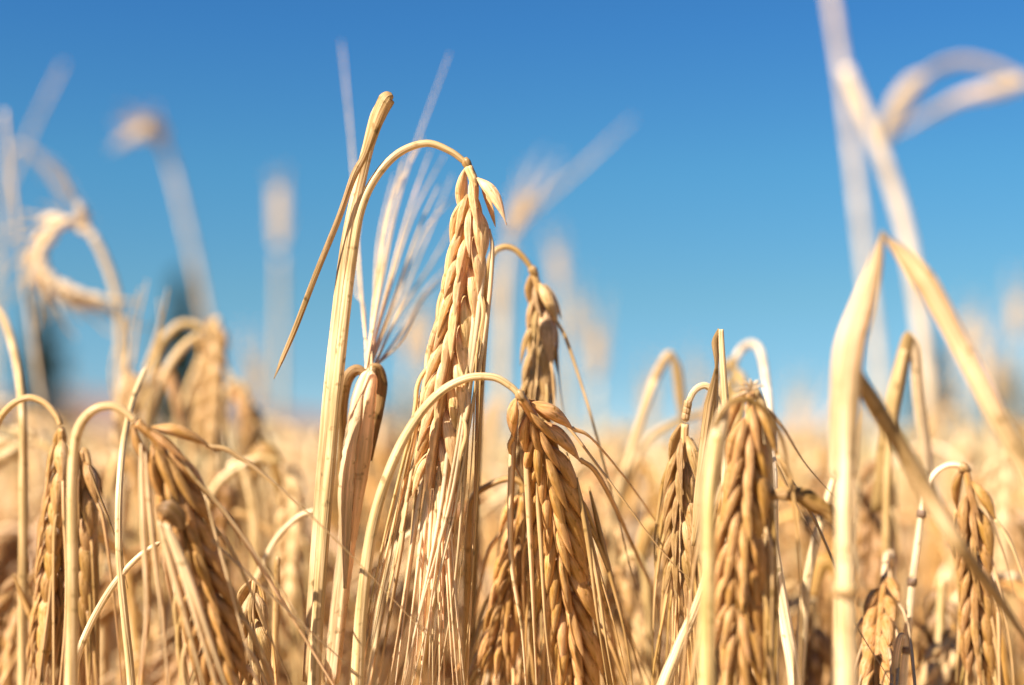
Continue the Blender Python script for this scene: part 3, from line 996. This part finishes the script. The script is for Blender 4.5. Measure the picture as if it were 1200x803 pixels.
# blobs in the sky right of the central ear
soft_plant("blurred head with one long awn slanting up right of the central ear", [(585, 560), (590, 420), (593, 330), (597, 285)], [(598, 280), (604, 262), (612, 245), (620, 228)], .95, r=.003, seed=12, awn=.02, size=1.0,
           leaves=[([(594, 275), (640, 232), (690, 188), (742, 138)], [.0016, .0014, .0011, .0004], (.74, .56, .34))])
for i, (x, y, d, lab) in enumerate([
    (655, 300, 1.5, "faint pale head in the sky directly above the slim hooked ear"),
    (676, 362, 1.6, "faint pale head in the sky right of the slim hooked ear"),
    (585, 330, 1.4, "faint pale head between the central ear and the slim hooked ear"),
    (500, 395, 1.4, "faint pale head just left of the central ear's middle"),
    (700, 398, 1.15, "blurred narrow upright head midway between the slim hooked ear and the peaked leaf"),
    (1150, 395, 1.5, "blurred head under the sloping side of the big folded leaf"),
    (1192, 355, 1.4, "blurred head at the right edge beside the big folded leaf"),
    (1128, 380, 1.6, "faint head between the sloping leaf and the right edge heads"),
    (935, 470, 1.5, "faint head low in the sky left of the thick folded stalk"),
    (1165, 430, 1.3, "blurred head low in the sky at the right edge"),
    (300, 430, 1.1, "blurred head above the crop left of the central stalks"),
    (480, 378, 1.2, "faint narrow head behind the fanned awns"),
    (760, 455, 1.4, "faint head low in the sky behind the peaked leaf"),
    (820, 440, 1.7, "faint head low behind the snapped stalk"),
    (645, 470, 1.2, "blurred head behind the neck of the broad drooping ear"),
]):
    lean = random.uniform(-14, 14)
    soft_plant(lab, [(x + lean, y + 260), (x + lean * .5, y + 150), (x + lean * .1, y + 50)], [(x + lean * .1, y + 46), (x, y + 26), (x - lean * .2, y + 8), (x - lean * .4, y - 8)],
               d, r=.0026, seed=60 + i, awn=.02, size=1.0, spread=.3)

# plants that break the far edge of the crop
for i, (x, y, d, where) in enumerate([
    (14, 470, .72, "at the left edge"), (100, 505, .90, "between the two left ears"), (322, 492, .80, "just right of the left clump"), (350, 520, 1.1, "just left of the central stalks"),
    (452, 500, .95, "behind the wrapped ear"), (588, 470, .85, "left of the slim hooked ear"), (664, 505, .78, "right of the broad drooping ear's neck"),
    (690, 540, .70, "under the long stray awn"), (735, 500, 1.0, "left of the peaked leaf"), (770, 530, .74, "left of the spiky narrow ear"), (935, 505, .82, "right of the frayed ear"),
    (965, 540, .70, "just left of the thick folded stalk"), (1020, 470, .95, "just right of the thick folded stalk"), (1110, 480, .80, "between the inverted V and the sloping leaf"),
    (1140, 500, 1.05, "above the hooked brown ear"), (1185, 490, .75, "at the right edge under the sloping leaf")]):
    rr = random.Random(300 + i)
    sd = rr.choice((-1, 1))
    k = .8 / d
    soft_plant("blurred nodding plant breaking the crop's far edge, " + where, [(x - sd * 34 * k, y + 300), (x - sd * 30 * k, y + 150), (x - sd * 26 * k, y + 50), (x - sd * 16 * k, y + 6), (x, y)],
               [(x + sd * 4 * k, y + 2), (x + sd * 18 * k, y + 22 * k), (x + sd * 26 * k, y + 65 * k), (x + sd * rr.uniform(18, 44) * k, y + 130 * k)], d, r=.0019, seed=300 + i, awn=.07,
               group="soft barley plants at the far edge of the crop", kcol=rr.choice([(.74, .52, .27), (.68, .44, .2), (.56, .32, .12)]), color=(.74, .53, .27), spread=.16)

# clumps left: leaning plants behind the brown ear
for i, (lab, stem, ear, d, kc) in enumerate([
    ("blurred nodding plant topping the left clump, ear hanging by a short bright arch", [(170, 803), (168, 600), (172, 480), (186, 410), (208, 382), (226, 380), (238, 386)], [(241, 390), (247, 420), (246, 470), (240, 520)], .55, (.58, .36, .15)),
    ("blurred leaning plant with a brown ear in the middle of the left clump", [(185, 803), (190, 600), (210, 490), (236, 420), (256, 372)], [(256, 372), (252, 400), (245, 450), (238, 500)], .58, (.50, .29, .11)),
    ("blurred plant on the right side of the left clump with a hanging ear", [(250, 803), (252, 600), (255, 500), (268, 455), (280, 450), (288, 460)], [(290, 464), (294, 500), (290, 545), (282, 600)], .60, (.56, .34, .14)),
    ("blurred plant arching right out of the left clump, level with the brown ear", [(215, 803), (228, 660), (240, 600), (262, 560), (300, 538), (330, 542)], [(332, 545), (340, 590), (338, 650), (334, 720)], .50, (.66, .44, .2)),
    ("blurred plant with a shaded dark ear beside the broad brown left ear", [(300, 803), (300, 640), (292, 570), (280, 545), (268, 548)], [(266, 552), (258, 590), (254, 640), (252, 690)], .50, (.36, .19, .075)),  # shade among the stalks is put into this ear's dark brown
    ("blurred plant at the left edge with a pale ear bent level", [(90, 803), (84, 640), (72, 560), (60, 528), (44, 518)], [(42, 518), (22, 520), (2, 530), (-16, 545)], .50, (.66, .46, .22)),
    ("blurred plant with an upright ear just above the left brown ear's arch", [(118, 803), (120, 660), (128, 580), (140, 530)], [(142, 528), (146, 500), (152, 470), (160, 440)], .52, (.64, .42, .2)),
    ("blurred plant leaning right above the broad brown left ear", [(150, 803), (156, 640), (170, 520), (188, 450), (212, 410), (234, 392)], None, .53, (.6, .4, .18)),
    ("blurred plant at the right edge with a hanging ear below the sloping leaf", [(1215, 803), (1212, 640), (1205, 560), (1190, 530), (1176, 535)], [(1174, 538), (1170, 580), (1168, 640), (1166, 700)], .55, (.66, .45, .22)),
    ("blurred plant with brown ear just right of the thick folded stalk", [(1040, 803), (1044, 660), (1046, 580), (1040, 540), (1030, 535)], [(1028, 540), (1024, 590), (1020, 650), (1014, 700)], .50, (.42, .23, .09)),
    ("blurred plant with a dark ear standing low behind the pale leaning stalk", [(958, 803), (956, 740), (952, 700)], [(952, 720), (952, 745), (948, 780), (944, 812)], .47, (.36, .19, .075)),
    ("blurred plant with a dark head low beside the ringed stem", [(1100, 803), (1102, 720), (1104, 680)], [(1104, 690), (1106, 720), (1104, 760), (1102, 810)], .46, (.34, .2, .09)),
    ("blurred plant with ear hanging low, right of the broad drooping ear", [(760, 803), (758, 690), (750, 655), (738, 650), (730, 660)], [(728, 664), (724, 700), (722, 750), (722, 800)], .47, (.52, .3, .11)),
    ("blurred pale plant with a nodding ear between the central stalks and the left clump", [(360, 803), (358, 640), (352, 570), (342, 548)], [(340, 550), (336, 590), (336, 640), (338, 700)], .62, (.72, .5, .26)),
]):
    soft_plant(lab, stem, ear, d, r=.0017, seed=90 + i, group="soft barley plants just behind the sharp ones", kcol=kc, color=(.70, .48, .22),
               awn=.02 if 'upright' in lab else .09, leaves=[] if i % 2 else [([(stem[2][0], stem[2][1]), (stem[2][0] + 12, stem[2][1] - 40), (stem[2][0] + 30, stem[2][1] - 30), (stem[2][0] + 42, stem[2][1] + 40)], [.002, .003, .0025, .0005], jit(STRAW, .15))])


# ------------------------------------------------------------------ the standing crop: individual plants behind
def proto_plant(seed):
    """One crop plant of real height, its foot at the origin; returns (meshes by part)."""
    rs = random.Random(seed)
    H = .74
    az = rs.uniform(0, 6.283)
    dx, dy = math.cos(az), math.sin(az)
    lean = rs.uniform(.0, .06)
    arch = rs.uniform(.014, .03)
    P = [Vector((0, 0, 0)), Vector((dx * lean * .2, dy * lean * .2, H * .4)), Vector((dx * lean * .7, dy * lean * .7, H * .8))]
    top = Vector((dx * lean, dy * lean, H - arch))
    P.append(top)
    style = seed % 5
    if style == 4:
        P[-1] = top = top - Vector((0, 0, .045))
    D = Vector((dx, dy, 0))
    if style == 4:      # upright
        P.append(top + Vector((dx * .006, dy * .006, arch)))
        e0 = P[-1]
        ax = [e0, e0 + Vector((dx * .01, dy * .01, .03)), e0 + Vector((dx * .025, dy * .025, .058))]
    else:
        P += [top + D * arch * .35 + Vector((0, 0, arch * .8)), top + D * arch * 1.0 + Vector((0, 0, arch)), top + D * arch * 1.6 + Vector((0, 0, arch * .62))]
        e0 = P[-1]
        dr = [1.2, 1.9, .8, 3.0][style]
        dv = (D + Vector((0, 0, -dr))).normalized()
        ln = rs.uniform(.055, .08)
        ax = [e0, e0 + (D * .5 + dv).normalized() * ln * .35, e0 + dv * ln * .7 + D * .004, e0 + dv * ln + Vector((0, 0, -.006))]
    st = MB()
    st.sweep(spline(P, 4), [.0020, .0018, .0016, .0014, .001], section('round', 6))
    k, a = MB(), MB()
    fuse_ear(k, a, ax, rs.uniform(0, 1.5), 1.0, rs, m=5, rings=5, view=Vector((-dy, dx, .01)), awn_len=.035 if style == 4 else .10, spread=.12)
    lv = []
    for q in range(3):
        z0 = H * rs.uniform(.45, .86)
        a2 = rs.uniform(0, 6.283)
        d2 = Vector((math.cos(a2), math.sin(a2), 0))
        b0 = Vector((dx * lean * .6, dy * lean * .6, z0))
        ll = rs.uniform(.05, .12)
        m = MB()
        up = rs.uniform(.2, .9)
        m.sweep(spline([b0, b0 + d2 * ll * .3 + Vector((0, 0, ll * up)), b0 + d2 * ll * .7 + Vector((0, 0, ll * up * .8)), b0 + d2 * ll + Vector((0, 0, -ll * rs.uniform(.0, 1.0)))], 4),
                [.0024, .0034, .0028, .0003], section('leaf'), twist=[0, rs.uniform(-2, 2)])
        lv.append(m)
    return (st.mesh("stem", M_STEM), k.mesh("ear", M_KERN), a.mesh("beard", M_AWN), [m.mesh("leaf", M_LEAF) for m in lv])


PROTO = [proto_plant(100 + s) for s in range(15)]
REGION = [(55, "at the left edge"), (110, "behind the slim left ear"), (180, "left of the broad brown ear"), (250, "behind the broad brown ear"), (320, "right of the broad brown ear"),
          (390, "left of the central stalks"), (440, "behind the wrapped ear"), (500, "left of the central ear's awns"), (560, "behind the central ear's awns"),
          (620, "left of the broad drooping ear"), (690, "behind the broad drooping ear"), (750, "in the gap right of the drooping ear"), (800, "left of the spiky narrow ear"),
          (860, "behind the snapped stalk"), (920, "behind the frayed ear"), (980, "left of the thick folded stalk"), (1050, "right of the thick folded stalk"),
          (1100, "behind the ringed stem"), (1150, "behind the hooked brown ear"), (3000, "at the right edge")]
POSE = {0: "nodding", 1: "hanging", 2: "outstretched", 3: "drooping", 4: "upright"}


USED = set()


def crop_plant(x, y, top, styles):
    tone = random.random()
    px = 600 + x / y / .72 * 1200
    blur = "slightly blurred" if y < .62 else "blurred" if y < .95 else "very blurred"
    where = next(r for lim, r in REGION if px < lim)
    combos = [(a, b) for a in ((0, 1, 2, 2) if y < .62 else (0, 1, 2, 2, 3) if y < .9 else (0, 1, 3, 2)) for b in styles]  # nearer ears weighted to brown: shade low in the crop put into colour
    random.shuffle(combos)
    for tn, style in combos:                       # neighbours differ in tone or pose wherever they can
        lab = "%s %s barley, %s ear, %s" % (blur, ("straw", "golden", "brown-eared", "pale")[tn], POSE[style], where)
        if lab not in USED:
            break
    USED.add(lab)
    st, ear, beard, lv = PROTO[style + 5 * random.randrange(3)]
    t = thing("barley_plant", lab, "barley plant", (x, y, 0), "blurred plants of the crop behind")
    t.rotation_euler = (random.uniform(-.03, .03), random.uniform(-.03, .03), random.uniform(0, 6.283))
    sc = top / .745
    t.scale = (1, 1, sc)
    c = jit(PALE if tone > .65 else STRAW if tone > .25 else GOLD, .15)
    kc = jit([(.70, .46, .21), (.66, .40, .16), (.50, .27, .10), (.78, .55, .30)][tn], .12)
    put("stem", st, t, c)
    e = put("ear", ear, t, kc)
    put("beard", beard, e, c)
    for m in lv:
        put("leaf", m, t, jit(random.choice([PALE, STRAW, STRAW, GOLD, BROWN]), .12))


cnt = 0
N_CROP = 224
while cnt < N_CROP:
    d = .50 + .28 * rng.random() if cnt < 105 else .62 + .75 * rng.random()
    x = (rng.random() - .5) * (.72 * d * 1.06)
    top = min((.757 if d < .66 else .780) + rng.normal() * .024, .785 if d < .66 else .800 if rng.random() < .6 else .818)
    crop_plant(x, d, top, (0, 1, 3) if d < .66 else (0, 1, 2, 3) if d < .95 else (0, 1, 2, 3, 4))
    cnt += 1


# bare straws standing among them
STRAW_USED = set()
for k in range(44):
    d = .47 + .55 * rng.random()
    px = rng.random() * 1240 - 20
    py = 508 + 40 + 150 * rng.random()
    sl = rng.normal() * 26
    where = next(r for lim, r in REGION if px < lim)
    opts = [(c, q) for c in ("pale", "golden", "dull brown", "straw-coloured") for q in ("leaning left", "leaning right", "nearly upright")]
    q0 = "leaning left" if sl < -14 else "leaning right" if sl > 14 else "nearly upright"
    opts = [o_ for o_ in opts if o_[1] == q0]
    random.shuffle(opts)
    for c, q in opts:
        lab = "blurred %s bare straw, %s, %s" % (c, q, where)
        if lab not in STRAW_USED:
            break
    STRAW_USED.add(lab)
    cc = {"pale": (.82, .60, .34), "golden": GOLD, "dull brown": (.46, .25, .09), "straw-coloured": STRAW}[c]
    base, low, w = stem_path([(px - sl * 1.6, 830), (px - sl * .7, py + 110), (px - sl * .25, py + 40), (px, py)], d)
    t = thing("bare_straw", lab, "straw", base, "bare straws among the crop")
    stem_mesh(t, low, w, .0013 + .0009 * rng.random(), .0011, jit(cc, .1), tip=True)
    if k % 2:
        p = [(px - sl * .5, py + 70), (px + 10, py + 20), (px + 26 * (1 if k % 4 == 1 else -1), py + 30), (px + 40 * (1 if k % 4 == 1 else -1), py + 120)]
        leaf(t, line(p, d), [.0012, .0026, .0022, .0004], 'leaf', jit(random.choice([PALE, STRAW, BROWN]), .1), twist=[0, .8])


# ------------------------------------------------------------------ the rest of the crop as one mass
def crop_mass():
    TV, TF = [], []
    for s in range(10):
        rs = random.Random(500 + s)
        mb = MB()
        az = rs.uniform(0, 6.283)
        D = Vector((math.cos(az), math.sin(az), 0))
        zz = rs.choice([-1, -1.6, -.5, .6])
        H = .74 if zz < 0 else .69
        top = Vector((0, 0, H - .02)) + D * rs.uniform(0, .05)
        mb.sweep([Vector((0, 0, 0.02)), Vector((0, 0, .4)), top, top + D * .012 + Vector((0, 0, .018))], [.002, .002, .0017, .0012], section('round', 3), cap=False)
        e0 = top + D * .012 + Vector((0, 0, .018))
        dv = (D * rs.uniform(.5, 1.2) + Vector((0, 0, zz))).normalized()
        mb.sweep([e0, e0 + dv * .012, e0 + dv * .04, e0 + dv * .07], [.002, .0062, .0066, .002], section('round', 5), flat=.8)
        for q in range(6):
            w = Vector((rs.uniform(-1, 1), rs.uniform(-1, 1), rs.uniform(-1, 1))) * .2
            b = e0 + dv * (.012 * q)
            mb.sweep([b, b + (dv + w) * (.1 if zz < 0 else .02)], [.0008, .0003], section('round', 3), cap=False)
        for q in range(3):
            a2 = rs.uniform(0, 6.283)
            d2 = Vector((math.cos(a2), math.sin(a2), 0))
            b0 = Vector((0, 0, H * rs.uniform(.5, .9)))
            ll = rs.uniform(.06, .13)
            mb.sweep([b0, b0 + d2 * ll * .4 + Vector((0, 0, ll * .5)), b0 + d2 * ll + Vector((0, 0, -ll * rs.uniform(-.2, .7)))], [.003, .0035, .0006], section('round', 3), flat=.25, cap=False)
        F = []
        for f in mb.f:
            for i in range(1, len(f) - 1):
                F.append((f[0], f[i], f[i + 1]))
        TV.append(np.array([tuple(v) for v in mb.v], dtype=np.float32))
        TF.append(np.array(F, dtype=np.int32))
    allv, allf = [], []
    off = 0
    n = 13000
    ds = 1.15 + 14.5 * rng.random(n) ** 1.75
    for i in range(n):
        d = ds[i]
        x = (rng.random() - .5) * (.72 * d * 1.25 + .3)
        k = int(rng.integers(0, 10))
        a = rng.random() * 6.283
        ca, sa = math.cos(a), math.sin(a)
        h = min((.742 + rng.normal() * .036), .787 if rng.random() < .72 else .80 + .012 * d ** .7) / .745
        v = TV[k]
        w = np.empty_like(v)
        w[:, 0] = v[:, 0] * ca - v[:, 1] * sa + x
        w[:, 1] = v[:, 0] * sa + v[:, 1] * ca + d
        w[:, 2] = v[:, 2] * h
        allv.append(w)
        allf.append(TF[k] + off)
        off += len(v)
    V = np.concatenate(allv)
    F = np.concatenate(allf)
    me = bpy.data.meshes.new("barley_crop")
    me.vertices.add(len(V))
    me.vertices.foreach_set("co", V.ravel())
    me.loops.add(len(F) * 3)
    me.loops.foreach_set("vertex_index", F.ravel())
    me.polygons.add(len(F))
    me.polygons.foreach_set("loop_start", np.arange(0, len(F) * 3, 3, dtype=np.int32))
    me.update(calc_edges=True)
    me.materials.append(M_FAR)
    o = put("barley_crop", me, None, (.66, .505, .25), 'stuff')
    o['label'] = 'blurred mass of ripe golden barley filling the field behind the plants'
    o['category'] = 'crop'
    print("crop tris", len(F))


crop_mass()
